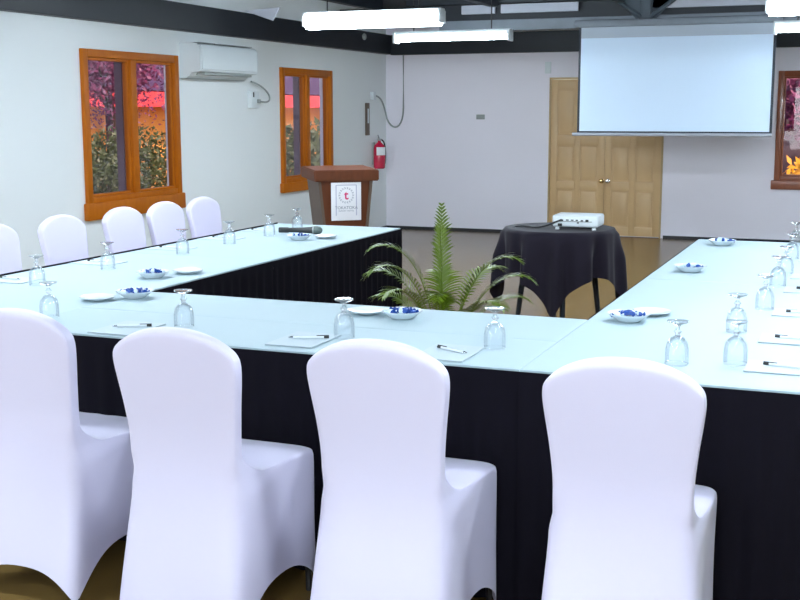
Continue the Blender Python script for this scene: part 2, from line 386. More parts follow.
# ------------------------------------------------------------------ corner fittings
t = thing('cable_conduit', 'thin grey cable looping down the back wall into the corner', 'cable', (XL, YB, 0))
pts = [(.245, -.012, ZW), (.245, -.012, 1.56)] + bez((.245, -.012, 1.56), (.245, -.02, 1.28), (.10, -.03, 1.25), (.035, -.06, 1.42), 10)[1:] + bez((.035, -.06, 1.42), (.02, -.12, 1.60), (.02, -.2, 1.72), (.02, -.46, 1.71), 8)[1:]
bm = new(); tube(bm, pts, .011); obj('cable', bm, M['grey'], t)
bm = new(); box(bm, 0, .05, -.53, -.45, 1.655, 1.76, .008); obj('junction_box', bm, M['white'], t)
t = thing('wall_gauge', 'narrow vertical brown framed gauge on the left wall above the extinguisher', 'wall gauge', (XL, 13.66, 1.22))
bm = new(); box(bm, 0, .02, -.055, .055, 0, .40, .006); obj('frame', bm, M['wood_side'], t)
bm = new(); box(bm, .0205, .026, -.022, .022, .15, .33, .003); obj('dial', bm, M['white_gloss'], t)
t = thing('fire_extinguisher', 'red fire extinguisher on the left wall near the corner behind the lectern', 'fire extinguisher', (XL+.09, 13.85, .80))
bm = new(); lathe(bm, [(.06, 0), (.072, .01), (.075, .03), (.075, .25), (.065, .29), (.035, .32), (.02, .335), (.02, .35)], 20); cyl = obj('cylinder', bm, M['red'], t)
bm = new(); n = 8
for k in range(n):
    a0 = R(-95)+k*R(110)/n; a1 = a0+R(110)/n
    bm.faces.new([bm.verts.new((.0765*math.cos(a), .0765*math.sin(a), z)) for a, z in ((a0, .17), (a1, .17), (a1, .27), (a0, .27))])
obj('paper_label', bm, M['paper'], cyl)
bm = new(); box(bm, -.02, .02, -.02, .02, .35, .375, .004); tube(bm, [(0, 0, .37), (.02, -.09, .385)], .008); tube(bm, [(0, 0, .37), (.02, -.09, .42)], .008); obj('handle', bm, M['grey'], t)
bm = new(); tube(bm, bez((0, .02, .36), (.02, .12, .38), (.05, .12, .25), (.04, .085, .06), 12), .010); obj('hose', bm, M['dark'], t)
bm = new(); box(bm, -.09, -.07, -.03, .03, .05, .33, .003); obj('wall_bracket', bm, M['grey'], t)

# ------------------------------------------------------------------ tables, cloths, skirts
def skirt(bm, p0, p1, ztop, zbot=.012, wl=.085, amp=.007):
    p0 = Vector(p0); p1 = Vector(p1); L = (p1-p0).length; d = (p1-p0)/L; nrm = Vector((d.y, -d.x))
    n = int(L/wl*8); cols = []
    for i in range(n+1):
        s = L*i/n; col = []
        for j, f in enumerate((0, .04, .08, .35, .7, 1.0)):
            z = ztop+(zbot-ztop)*f
            a = amp*(0 if j < 2 else .5+.5*f)*(math.sin(2*PI*s/wl)+.5*math.sin(2*PI*s/(wl*2.7)+1.3))
            q = p0+d*s+nrm*(a+.009)
            col.append(bm.verts.new((q.x, q.y, z)))
        cols.append(col)
    for a, b in zip(cols, cols[1:]):
        for j in range(5): bm.faces.new([a[j], a[j+1], b[j+1], b[j]])
def table(x0, x1, y0, y1, lab, clab, slab, sides, zt=.737, high=()):
    cx, cy = (x0+x1)/2, (y0+y1)/2
    t = thing('folding_table', lab, 'table', (cx, cy, 0), 0, 'folding tables under the white cloths')
    w, h = (x1-x0)/2-.006, (y1-y0)/2-.006
    bm = new(); box(bm, -w, w, -h, h, .70, .7285, .004); obj('tabletop', bm, M['wood_side'], t)
    for sx in (-1, 1):
        for sy in (-1, 1):
            bm = new(); tube(bm, [(sx*(w-.08), sy*(h-.08), .70), (sx*(w-.08), sy*(h-.08), 0)], .014); obj('leg', bm, M['leg_dark'], t)
    # cloth: lies on the top, drops a little lip over the edge
    bm = new(); e = .001; vs = []
    nx, ny = 16, 16
    xs = [x0+e, x0+.006] + [x0+.02+(x1-x0-.04)*i/nx for i in range(nx+1)] + [x1-.006, x1-e]
    ys = [y0+e, y0+.006] + [y0+.02+(y1-y0-.04)*i/ny for i in range(ny+1)] + [y1-.006, y1-e]
    def zc(x, y):
        dx = min(x-x0, x1-x); dy = min(y-y0, y1-y); m = min(dx, dy)
        return .752 - (.0025 if m < .003 else (.0006 if m < .01 else 0)) + .0006*math.sin(x*9+y*5)*math.sin(y*7)
    g = [[bm.verts.new((x-cx, y-cy, zc(x, y))) for y in ys] for x in xs]
    for i in range(len(xs)-1):
        for j in range(len(ys)-1): bm.faces.new([g[i][j], g[i+1][j], g[i+1][j+1], g[i][j+1]])
    rim = [g[i][0] for i in range(len(xs))] + [g[-1][j] for j in range(1, len(ys))] + [g[i][-1] for i in range(len(xs)-2, -1, -1)] + [g[0][j] for j in range(len(ys)-2, 0, -1)]
    low = [bm.verts.new((v.co.x, v.co.y, zt+.002*math.sin(k*.9))) for k, v in enumerate(rim)]
    for k in range(len(rim)): bm.faces.new([rim[k], low[k], low[(k+1) % len(rim)], rim[(k+1) % len(rim)]])
    c = obj('tablecloth', bm, M['cloth_white'], angle=60); c.location = (cx, cy, 0)
    tag(c, clab, 'tablecloth', 'white tablecloths of the U of tables')
    if sides:
        bm = new()
        P = {'S': ((x0, y0), (x1, y0)), 'E': ((x1, y0), (x1, y1)), 'N': ((x1, y1), (x0, y1)), 'W': ((x0, y1), (x0, y0))}
        for s in sides:
            a, b = P[s]; skirt(bm, (a[0]-cx, a[1]-cy), (b[0]-cx, b[1]-cy), .7585 if s in high else .7455)
        s = obj('table_skirt', bm, M['cloth_black'], angle=80); s.location = (cx, cy, 0)
        tag(s, slab, 'table skirt', 'black pleated table skirts')
Y0, YM, YS, YE = 3.36, 4.28, 5.44, 7.27
table(-3.80, -2.89, Y0, YS, 'folding table of the left arm nearest the camera, under white cloth', 'white cloth on the near half of the left table arm', 'black skirt below the near half of the left table arm', 'SW', high='W')
table(-3.80, -2.89, YS, YE, 'folding table of the left arm nearest the lectern, under white cloth', 'white cloth on the far half of the left arm, under the microphone', 'black pleated skirt of the far left table, behind the palm', 'ENW', high='W')
table(-2.89, -.95, Y0, 3.82, 'narrow folding table in the middle, on the side of the near chairs', 'white cloth with pads and goblets on the middle run, beside the near chairs', 'black skirt behind the four near white chairs', 'S')
table(-2.89, -.95, 3.82, YM, 'narrow folding table in the middle, on the side of the palm', 'white cloth with candy dishes on the middle run, beside the palm', 'black skirt of the middle run facing the palm', 'N')
table(-.95, -.03, Y0, YS, 'folding table of the right arm nearest the camera, under white cloth', 'white cloth on the near half of the right arm, with many goblets', 'black skirt in the bottom right corner of the photo', 'SE')
table(-.95, -.03, YS, YE, 'folding table of the right arm farthest from the camera, under white cloth', 'white cloth on the far half of the right arm, beyond the seam', 'black skirt of the far right table, only its top rim showing', 'WNE', high='N')
bm = new(); skirt(bm, (0, (YS-YM)/2), (0, -(YS-YM)/2), .7455); s = obj('table_skirt', bm, M['cloth_black'], angle=80); s.location = (-.95, (YM+YS)/2, 0)
tag(s, 'black skirt on the inner side of the right arm beside the round table', 'table skirt', 'black pleated table skirts')
bm = new(); skirt(bm, (0, -(YS-YM)/2), (0, (YS-YM)/2), .7455); s = obj('table_skirt', bm, M['cloth_black'], angle=80); s.location = (-2.89, (YM+YS)/2, 0)
tag(s, 'black skirt on the inner side of the left arm, at its near end', 'table skirt', 'black pleated table skirts')

# ------------------------------------------------------------------ chairs
def interp(tab, z):
    if z <= tab[0][0]: return tab[0][1]
    for (a, va), (b, vb) in zip(tab, tab[1:]):
        if z <= b:
            f = (z-a)/(b-a); f = f*f*(3-2*f) if False else f
            return va+(vb-va)*f
    return tab[-1][1]
BW = [(0, .222), (.15, .218), (.30, .208), (.42, .196), (.455, .187), (.49, .178), (.56, .1755), (.62, .178), (.70, .186), (.78, .197), (.84, .203), (.95, .203)]   # back half width by height
BY_ = [(0, -.025), (.15, .005), (.35, .045), (.45, .057), (.55, .060), (.65, .050), (.80, .026), (.95, .0)]            # back plane by height
def BYF(z): return sum(interp(BY_, z+k*.02) for k in range(-3, 4))/7
def chair():
    t = thing('banquet_chair', '', 'chair')
    # loop of unit-square coordinates with softened corners
    n = 12; loop = []
    for side in range(4):
        for i in range(n):
            s = -1+2*i/n
            s = math.copysign(abs(s)**.8, s) if s else 0
            p = [(s, -1), (1, s), (-s, 1), (-1, -s)][side]
            k = (abs(p[0])**9+abs(p[1])**9)**(1/9.)
            loop.append((p[0]/k, p[1]/k, side, s))
    bm = new(); rings = []
    ZS = .455; YF = .545
    def fw(z): return .214-.004*(z/ZS)
    # 1: floor to seat
    for j in range(9):
        f = j/8; ring = []
        for a, b, side, s in loop:
            arch = {0: .105, 1: .135, 2: .13, 3: .135}[side]*max(0, 1-abs(s)**2.6)
            z0 = .004+arch
            bb = (b+1)/2
            z = z0+(ZS-.05*(1-bb)-z0)*f
            hw = interp(BW, z)*(1-bb)+fw(z)*bb
            pinch = .020*(1-abs(s)**2)*math.sin(PI*min(1, z/ZS))*(1 if side in (1, 3) else .5)
            x = a*hw; y = BYF(z)*(1-bb)+(YF+.0*z)*bb
            if side in (1, 3): x -= math.copysign(pinch, x)
            if side == 2: y -= pinch
            ring.append((x, y, z))
        rings.append(ring)
    # 2: over the seat to the back slab
    TH = .05
    for j in range(1, 9):
        f = j/8; ring = []
        zb = .405+.135*f
        for a, b, side, s in loop:
            bb = (b+1)/2
            yb = BYF(zb); yslab = yb+TH
            fe = min(1, f*1.0)
            yf = YF*(1-fe)+yslab*fe
            zf = .472 + .010*math.sin(PI*min(1, f*1.1)) + (.068)*max(0, f-.8)/.2
            hf = fw(ZS)*(1-f**1.5)+interp(BW, zb)*f**1.5
            if j == 1: zf = .468; yf -= -.045; hf -= .004
            hw = interp(BW, zb)*(1-bb)+hf*bb
            ring.append((a*hw, yb*(1-bb)+yf*bb, zb*(1-bb)+zf*bb))
        rings.append(ring)
    # 3: up the back, crown edge curved
    for j in range(1, 13):
        f = j/12; ring = []
        for a, b, side, s in loop:
            bb = (b+1)/2
            ztop = .838+.078*max(0, 1-abs(a)**2.1)**.66
            z = .54+(ztop-.54)*f
            hw = interp(BW, .54+(.85-.54)*f)
            if f > .92: hw *= 1-.02
            y = BYF(z)
            ring.append((a*hw, y*(1-bb)+(y+TH)*bb, z))
        rings.append(ring)
    # crown rounding
    for sh, dz in ((.72, .006), (.35, .0095)):
        last = rings[8+8+12]; ring = []
        for (x, y, z), (a, b, side, s) in zip(last, loop):
            ym = BYF(z)+TH/2
            ring.append((x*(1-(1-sh)*.06), ym+(y-ym)*sh, z+dz))
        rings.append(ring)
    V = [[bm.verts.new(p) for p in r] for r in rings]; N = len(loop)
    for a, b in zip(V, V[1:]):
        for i in range(N): bm.faces.new([a[i], a[(i+1) % N], b[(i+1) % N], b[i]])
    # close the crown: stitch back row to front row
    L = V[-1]
    bi = [i for i in range(0, n+1)]                       # back side 0..n (includes corner)
    fi = [(3*n-i) % N for i in range(0, n+1)]              # front side mirrored
    for k in range(n):
        q = [L[bi[k]], L[bi[k+1]], L[fi[k+1]], L[fi[k]]]
        bm.faces.new(q)
    # right and left ends
    for rng in (range(n, 2*n), range(3*n, 4*n)):
        vs = [L[i % N] for i in list(rng)+[rng[-1]+1]]
        try: bm.faces.new(vs)
        except ValueError: pass
    obj('chair_cover', bm, M['fabric_white'], t, sub=1)
    for x, y in ((-.175, .035), (.175, .035), (-.18, .49), (.18, .49)):
        bm = new(); tube(bm, [(x*.97, y+(.06 if y < .1 else 0), .40), (x*1.04, y, .0)], .010); obj('leg', bm, M['leg_dark'], t)
    return t
cp = Proto(chair())
G1 = 'chairs along the near side of the tables'
cp.put((-2.42, 2.84, 0), 0, 'white covered chair cut off by the left edge of the photo, near row', G1)
cp.put((-1.79, 2.74, 0), 0, 'white covered chair second from the left in the near row', G1)
cp.put((-1.194, 2.785, 0), R(.5), 'white covered chair second from the right in the near row', G1)
cp.put((-.536, 2.79, 0), R(2), 'white covered chair farthest right in the near row', G1)
G2 = 'chairs along the left wall'
for (x, y, lab) in ((-4.45, 5.08, 'white covered chair against the left wall, half cut off by the left edge'),
                    (-4.43, 5.66, 'white covered chair standing in the gap left of the near window'),
                    (-4.43, 6.27, 'white covered chair with its top over the left corner of the near window sill'),
                    (-4.43, 6.755, 'white covered chair with its top over the right corner of the near window sill'),
                    (-4.42, 7.225, 'white covered chair of the left row nearest the lectern')):
    cp.put((x, y, 0), R(-90), lab, G2)

# ------------------------------------------------------------------ goblets
def goblet():
    t = thing('water_goblet', '', 'glass')
    bm = new()
    outer = [(.0355, .0), (.0365, .02), (.0360, .045), (.032, .066), (.022, .080), (.009, .087)]
    inner = [(.0, .0835), (.009, .083), (.0205, .0765), (.0300, .0645), (.0342, .045), (.0347, .02), (.0337, .0)]
    lathe(bm, outer, 24, cap=False); 
    bm2 = inner
    rings = []
    for r, z in inner[1:]:
        rings.append([bm.verts.new((r*math.cos(2*PI*i/24), r*math.sin(2*PI*i/24), z)) for i in range(24)])
    for a, b in zip(rings, rings[1:]):
        for i in range(24): bm.faces.new([a[i], a[(i+1) % 24], b[(i+1) % 24], b[i]])
    bm.faces.new(rings[0])
    bmesh.ops.remove_doubles(bm, verts=bm.verts[:], dist=1e-5)
    obj('bowl', bm, M['goblet'], t, angle=80)
    bm = new(); lathe(bm, [(.0337, .0002), (.0358, .0), (.0364, .002), (.0358, .0035), (.0337, .0030)], 28, cap=False); obj('rim', bm, M['goblet_foot'], t, angle=80)
    bm = new(); lathe(bm, [(.009, .086), (.007, .090), (.008, .094), (.0125, .099), (.0125, .102), (.007, .107), (.006, .112), (.0085, .119)], 20); obj('stem', bm, M['goblet_foot'], t, angle=80)
    bm = new(); lathe(bm, [(.0085, .119), (.016, .1235), (.030, .1285), (.0335, .1315), (.0330, .1335), (.01, .1325)], 24); obj('foot', bm, M['goblet_foot'], t, angle=60)
    return t
gp = Proto(goblet()); GZ = .7535
GG = 'upturned water goblets on the white tables'
front = [(-.521, 3.601, 'upturned goblet on the right arm just behind the rightmost near chair'),
         (-1.112, 3.629, 'upturned goblet between the two right near chairs, before the round table'),
         (-1.648, 3.62, 'upturned goblet behind the third near chair, beside the empty saucer'),
         (-2.271, 3.597, 'upturned goblet above the second near chair from the left'),
         (-2.854, 3.586, 'upturned goblet above the leftmost near chair')]
left = [(-3.44, 4.25, 'upturned goblet farthest left in the row along the left wall'),
        (-3.462, 4.81, 'second upturned goblet from the left along the left wall'),
        (-3.463, 5.494, 'upturned goblet before the chair at the right sill corner'),
        (-3.463, 6.002, 'upturned goblet right of the last chair of the left row'),
        (-3.462, 6.495, 'upturned goblet second nearest the lectern'),
        (-3.504, 6.964, 'upturned goblet nearest the lectern, behind the microphone')]
right = [(-.354, 3.666, 'nearest upturned goblet of the outer row on the right arm'),
         (-.408, 4.218, 'second nearest upturned goblet of the outer row on the right arm'),
         (-.357, 4.752, 'third upturned goblet of the right outer row, just before the cloth seam'),
         (-.355, 5.401, 'fourth upturned goblet of the right outer row, at the cloth seam'),
         (-.349, 5.817, 'fifth upturned goblet of the right outer row, beyond the seam'),
         (-.36, 6.45, 'sixth upturned goblet of the right outer row, last but one'),
         (-.378, 7.098, 'farthest upturned goblet of the right outer row')]
for k, (x, y, lab) in enumerate(front+left+right): gp.put((x, y, GZ), k*.7, lab, GG)

# ------------------------------------------------------------------ dishes and candy
def saucer():
    bm = new(); lathe(bm, [(.034, 0), (.036, .002), (.062, .010), (.072, .0145), (.073, .0165), (.062, .0135), (.036, .0065), (.01, .0055)], 28)
    return obj('saucer', bm, M['white_gloss'], angle=60)
def dish():
    bm = new(); lathe(bm, [(.040, 0), (.043, .002), (.066, .020), (.078, .028), (.079, .030), (.065, .0245), (.042, .007), (.01, .006)], 28)
    return obj('candy_dish', bm, M['white_gloss'], angle=60)
sp = Proto(saucer()); dp = Proto(dish()); sp.root['category'] = 'saucer'; dp.root['category'] = 'dish'
def candy(m):
    bm = new(); r = [(.001, -.024), (.009, -.0235), (.0025, -.014), (.009, -.010), (.0112, 0), (.009, .010), (.0025, .014), (.009, .0235), (.001, .024)]
    lathe(bm, r, 8)
    bmesh.ops.transform(bm, matrix=Matrix.Rotation(R(90), 4, 'X'), verts=bm.verts[:])
    return obj('wrapped_candy', bm, m, angle=50)
cb, cw = Proto(candy(M['candy_blue'])), Proto(candy(M['candy_white'])); cb.root['category'] = cw.root['category'] = 'candy'
spots = [(-3.091, 4.641, 'on the left arm', 12), (-2.823, 4.10, 'at the inner left corner', 12),
         (-1.603, 4.045, 'beside the palm', 13), (-.80, 4.29, 'at the inner right corner', 12),
         (-.785, 5.755, 'beyond the right seam', 9), (-.776, 6.973, 'at the far right end', 8), (-3.19, 6.36, 'next to the microphone', 7)]
for (x, y, w, n) in spots:
    dp.put((x, y, GZ), 0, 'white dish of blue wrapped candies ' + w, 'candy dishes on the tables')
    for k in range(n):
        a = 2*PI*k/n*1.0+random.random()*.5; rr = .034+.014*random.random() if k < n-4 else .016
        blue = (k % 3 != 1) if y < 5 else (k % 3 == 0)
        o = (cb if blue else cw).put((x+rr*math.cos(a), y+rr*math.sin(a), GZ+.024+(.008 if k >= n-4 else 0)+.002*random.random()), random.random()*6.28,
            ('blue' if blue else 'pale blue and white')+' wrapped candy in the dish '+w, ('blue' if blue else 'pale')+' candies in the dish '+w)
for x, y, w in ((-3.02, 4.83, 'right behind the candies on the left arm'), (-2.93, 3.99, 'left of the candies at the inner left corner'),
                (-1.765, 4.085, 'between a goblet and the candies in the middle'), (-.745, 4.46, 'behind the candies at the right inner corner'),
                (-3.08, 6.50, 'below the head of the microphone')):
    sp.put((x, y, GZ), 0, 'empty white saucer ' + w, 'empty saucers')

# ------------------------------------------------------------------ pads and pens
def pad():
    bm = new(); box(bm, -.085, .085, -.12, .12, 0, .0035, .0008, 1)
    return obj('notepad', bm, M['pad'])
pp = Proto(pad()); pp.root['category'] = 'notepad'
def pen():
    t = thing('ballpoint_pen', '', 'pen')
    bm = new(); tube(bm, [(0, -.05, .005), (0, .055, .005)], .0042, 10); obj('barrel', bm, M['white_gloss'], t)
    bm = new(); tube(bm, [(0, -.05, .005), (0, -.066, .005)], .0042, 10, .001); obj('tip', bm, M['chrome'], t)
    bm = new(); tube(bm, [(0, .055, .005), (0, .072, .005)], .0044, 10); box(bm, -.0012, .0012, .03, .072, .009, .0115); obj('clip_cap', bm, M['dark'], t)
    return t
pnp = Proto(pen())
PL = [(-1.225, 3.50, 0, 'beside the goblet between the two right near chairs'), (-1.755, 3.525, 0, 'behind the second near chair from the right'),
      (-2.44, 3.49, 0, 'above the second near chair from the left'),
      (-.20, 3.645, 90, 'nearest on the outer side of the right arm'), (-.20, 4.12, 90, 'second nearest on the outer side of the right arm'),
      (-.20, 4.68, 90, 'third on the outer side of the right arm'), (-.20, 5.3, 90, 'at the seam on the outer side of the right arm'),
      (-.20, 5.75, 90, 'beyond the seam on the outer side of the right arm'), (-.20, 6.4, 90, 'last on the outer side of the right arm'),
      (-3.655, 4.33, 90, 'farthest left on the left arm'), (-3.655, 5.00, 90, 'second from the left on the left arm'),
      (-3.655, 5.68, 90, 'before the chair at the right sill corner'), (-3.655, 6.24, 90, 'beside the last chair of the left row'),
      (-3.655, 6.74, 90, 'left of the goblet second nearest the lectern')]
for k, (x, y, a, w) in enumerate(PL):
    pp.put((x, y, GZ), R(a), 'white notepad '+w, 'notepads laid at the places')
    pnp.put((x+(.0 if a else .01), y+(0.0 if a else .01), GZ+.004), R((62, -68, -62)[k % 3] if a == 0 else (78, 84, 96)[k % 3]), 'ballpoint pen on the notepad '+w, 'pens on the notepads')

# ------------------------------------------------------------------ microphone
t = thing('microphone', 'black handheld microphone lying on the far left table', 'microphone', (-3.34, 6.665, GZ+.024), R(17))
def xl(prof, n=18):
    bm = new(); lathe(bm, prof, n); bmesh.ops.transform(bm, matrix=Matrix.Rotation(R(90), 4, 'Y'), verts=bm.verts[:]); return bm
obj('handle', xl([(.016, -.13), (.018, -.127), (.018, -.07), (.0155, -.066), (.017, .02), (.021, .075), (.0235, .085)]), M['dark'], t)
obj('grille', xl([(.0235, .085), (.026, .092), (.0265, .115), (.022, .135), (.012, .146), (.002, .149)]), M['mic_grill'], t)
obj('grille_ring', xl([(.0235, .086), (.0275, .088), (.0275, .094), (.025, .096)]), M['grey'], t)

# ------------------------------------------------------------------ lectern
PHI = 41
t = thing('lectern', 'brown wooden lectern tapering downward with a white sign, near the corner', 'lectern', (-3.92, 8.66, 0), R(PHI))
def trap(w0, w1, z0, z1, y0, y1):
    bm = new(); prism(bm, [(-w0, z0), (w0, z0), (w1, z1), (-w1, z1)], 'y', y0, y1); return bm
obj('front_panel', trap(.115, .205, .06, .965, -.0, .022), M['wood_lectern'], t, smooth=False)
for s in (-1, 1):
    bm = new(); a = [(s*.115, 0.022), (s*.115-s*.02, .022)]
    v = [bm.verts.new(p) for p in ((s*.135, -.012, .06), (s*.113, -.012, .06), (s*.113, .30, .06), (s*.135, .30, .06),
                                   (s*.228, -.012, .965), (s*.206, -.012, .965), (s*.206, .34, .985), (s*.228, .34, .985))]
    for f in ((0, 1, 2, 3), (4, 7, 6, 5), (0, 4, 5, 1), (1, 5, 6, 2), (2, 6, 7, 3), (3, 7, 4, 0)): bm.faces.new([v[i] for i in f])
    obj('side_panel', bm, M['wood_side'], t, smooth=False)
bm = new(); v = [bm.verts.new(p) for p in ((-.27, -.05, .965), (.27, -.05, .965), (.27, .37, .985), (-.27, .37, .985), (-.27, -.05, 1.055), (.27, -.05, 1.055), (.27, .37, 1.075), (-.27, .37, 1.075))]
for f in ((0, 1, 2, 3), (4, 7, 6, 5), (0, 4, 5, 1), (1, 5, 6, 2), (2, 6, 7, 3), (3, 7, 4, 0)): bm.faces.new([v[i] for i in f])
bmesh.ops.bevel(bm, geom=bm.edges[:], offset=.008, segments=2, affect='EDGES')
obj('desk_top', bm, M['wood_lectern'], t)
bm = new(); box(bm, -.19, .19, -.05, .34, 0, .06, .01); obj('base', bm, M['wood_lectern'], t)
bm = new(); box(bm, -.11, .11, .022, .30, .45, .47, .003); obj('shelf', bm, M['wood_side'], t)
sg = thing('sign', 'white framed hotel sign with a pink letter in a wreath on the lectern', 'sign', (-3.92, 8.66, 0), R(PHI))
bm = new(); box(bm, -.125, .125, -.022, -.0125, .65, .955, .002); obj('board', bm, M['paper'], sg)
def put_text(s, size, x, z, m, name, bold=0.0, sx=1.0):
    cu = bpy.data.curves.new(name, 'FONT'); cu.body = s; cu.size = size; cu.align_x = 'CENTER'; cu.align_y = 'CENTER'; cu.extrude = .0004; cu.offset = bold
    to = bpy.data.objects.new(name, cu); COL.objects.link(to); bpy.context.view_layer.update()
    dg = bpy.context.evaluated_depsgraph_get(); me = bpy.data.meshes.new_from_object(to.evaluated_get(dg))
    bpy.data.objects.remove(to)
    me.transform(Matrix.Translation((x, -.0225, z)) @ Matrix.Rotation(R(90), 4, 'X') @ Matrix.Diagonal((sx, 1, 1, 1)))
    me.materials.clear(); me.materials.append(m)
    o = bpy.data.objects.new(name, me); COL.objects.link(o); o.parent = sg; return o
put_text('t', .105, 0, .852, M['ink_pink'], 'letter', .0015)
put_text('TOKATOKA', .033, 0, .752, M['ink_grey'], 'name_line', .0003, 1.05)
put_text('RESORT HOTEL', .017, 0, .727, M['ink_grey'], 'small_line', 0, 1.1)
bm = new()
for k in range(18):
    a = 2*PI*k/18
    for off, rr in ((.30, .054), (-.30, .062)):
        c = Vector((math.cos(a)*rr, 0, math.sin(a)*rr+.852)); d1 = Vector((math.cos(a+PI/2+off), 0, math.sin(a+PI/2+off))); d2 = Vector((-d1.z, 0, d1.x))
        bm.faces.new([bm.verts.new(c+d+Vector((0, -.0228, 0))) for d in (d1*.009, d2*.0028, -d1*.009, -d2*.0028)])
obj('wreath', bm, M['ink_grey'], sg, smooth=False)
bm = new()
for x in (-.085, .085): box(bm, x-.004, x+.004, -.0228, -.0222, .69, .935)
box(bm, -.085, .085, -.0228, -.0222, .931, .937); obj('border_lines', bm, M['ink_lilac'], sg, smooth=False)

# ------------------------------------------------------------------ round table, its cloth and the projector
RC = (-1.895, 7.62)
t = thing('round_table', 'small round table with dark splayed legs under the charcoal cloth', 'table', (*RC, 0))
bm = new(); lathe(bm, [(.35, .725), (.363, .73), (.363, .748), (.35, .752)], 40); obj('tabletop', bm, M['wood_side'], t)
for k in range(4):
    a = R(20+90*k)
    bm = new(); tube(bm, [(.20*math.cos(a), .20*math.sin(a), .725), (.29*math.cos(a), .29*math.sin(a), 0)], .024, 10, .015); obj('leg', bm, M['leg_blue'], t)
bm = new(); tube(bm, [(.22*math.cos(R(20)), .22*math.sin(R(20)), .55), (.22*math.cos(R(200)), .22*math.sin(R(200)), .55)], .01); tube(bm, [(.22*math.cos(R(110)), .22*math.sin(R(110)), .55), (.22*math.cos(R(290)), .22*math.sin(R(290)), .55)], .01)
obj('stretcher', bm, M['leg_blue'], t)
bm = new(); NA = 160; RT = .368; rings = []
rot = R(-37)
def ext(th):
    c, s = abs(math.cos(th-rot-R(0))), abs(math.sin(th-rot)); return min(.66/max(c, s), .90)
for r in (.05, .15, .25, .33, .362): rings.append([(r*math.cos(2*PI*i/NA), r*math.sin(2*PI*i/NA), .7565) for i in range(NA)])
for j in range(1, 13):
    f = j/12; ring = []
    for i in range(NA):
        th = 2*PI*i/NA; ov = ext(th)-RT; dd = ov*f
        w = min(1, dd/.18)
        fold = .026*math.sin(13*th+.6)+.018*math.sin(7*th+2.1)+.010*math.sin(22*th)
        corner = max(0, (ov-.28)/.24)
        r = RT+.010+.03*dd+w*fold+.03*corner*f
        if f == 1/12: z = .7565-.006-dd*.6
        else: z = .7565-.012-dd*.97
        ring.append((r*math.cos(th), r*math.sin(th), z))
    rings.append(ring)
V = [[bm.verts.new(p) for p in r] for r in rings]
bm.faces.new(V[0][::-1])
for a, b in zip(V, V[1:]):
    for i in range(NA): bm.faces.new([a[i], a[(i+1) % NA], b[(i+1) % NA], b[i]])
o = obj('round_tablecloth', bm, M['cloth_charcoal'], angle=80); o.location = (*RC, 0)
tag(o, 'charcoal square cloth draped in pointed folds over the small round table', 'tablecloth')
t = thing('projector', 'white projector standing on the round charcoal table', 'projector', (-1.762, 7.58, .758), R(2))
bm = new(); box(bm, -.15, .15, -.11, .12, .018, .095, .014, 3); obj('housing', bm, M['white'], t)
bm = new(); box(bm, -.11, .11, -.1115, -.1095, .052, .058); obj('port_strip', bm, M['grey'], t)
for x, w, z, h in ((-.085, .010, .060, .010), (-.05, .012, .062, .007), (-.018, .012, .062, .007), (.012, .010, .062, .007), (.045, .010, .060, .008), (.078, .014, .060, .014), (.02, .008, .045, .008), (-.098, .022, .030, .018)):
    bm = new(); box(bm, x-w/2-.003, x+w/2+.003, -.1135, -.1095, z-h/2+.002, z+h/2+.002, .001, 1); obj('port', bm, M['dark'], t)
bm = new(); tube(bm, [(.06, .12, .058), (.06, .145, .058)], .03, 18); obj('lens', bm, M['dark'], t)
for x in (-.12, .12):
    bm = new(); lathe(bm, [(.014, 0), (.014, .008), (.009, .02)], 12, x, -.085); obj('foot', bm, M['white'], t)
bm = new(); lathe(bm, [(.014, 0), (.014, .008), (.009, .02)], 12, 0, .09); obj('foot', bm, M['white'], t)
bm = new()
tube(bm, [(-1.845, 7.462, .822)]+bez((-1.85, 7.45, .822), (-1.90, 7.35, .80), (-1.97, 7.42, .765), (-2.07, 7.52, .765), 12)+bez((-2.07, 7.52, .765), (-2.16, 7.58, .765), (-2.29, 7.60, .78), (-2.305, 7.58, .60), 10)[1:], .006, 8)
o = obj('power_cable', bm, M['dark']); tag(o, 'black cable running from the projector over the left rim of the round table', 'cable')

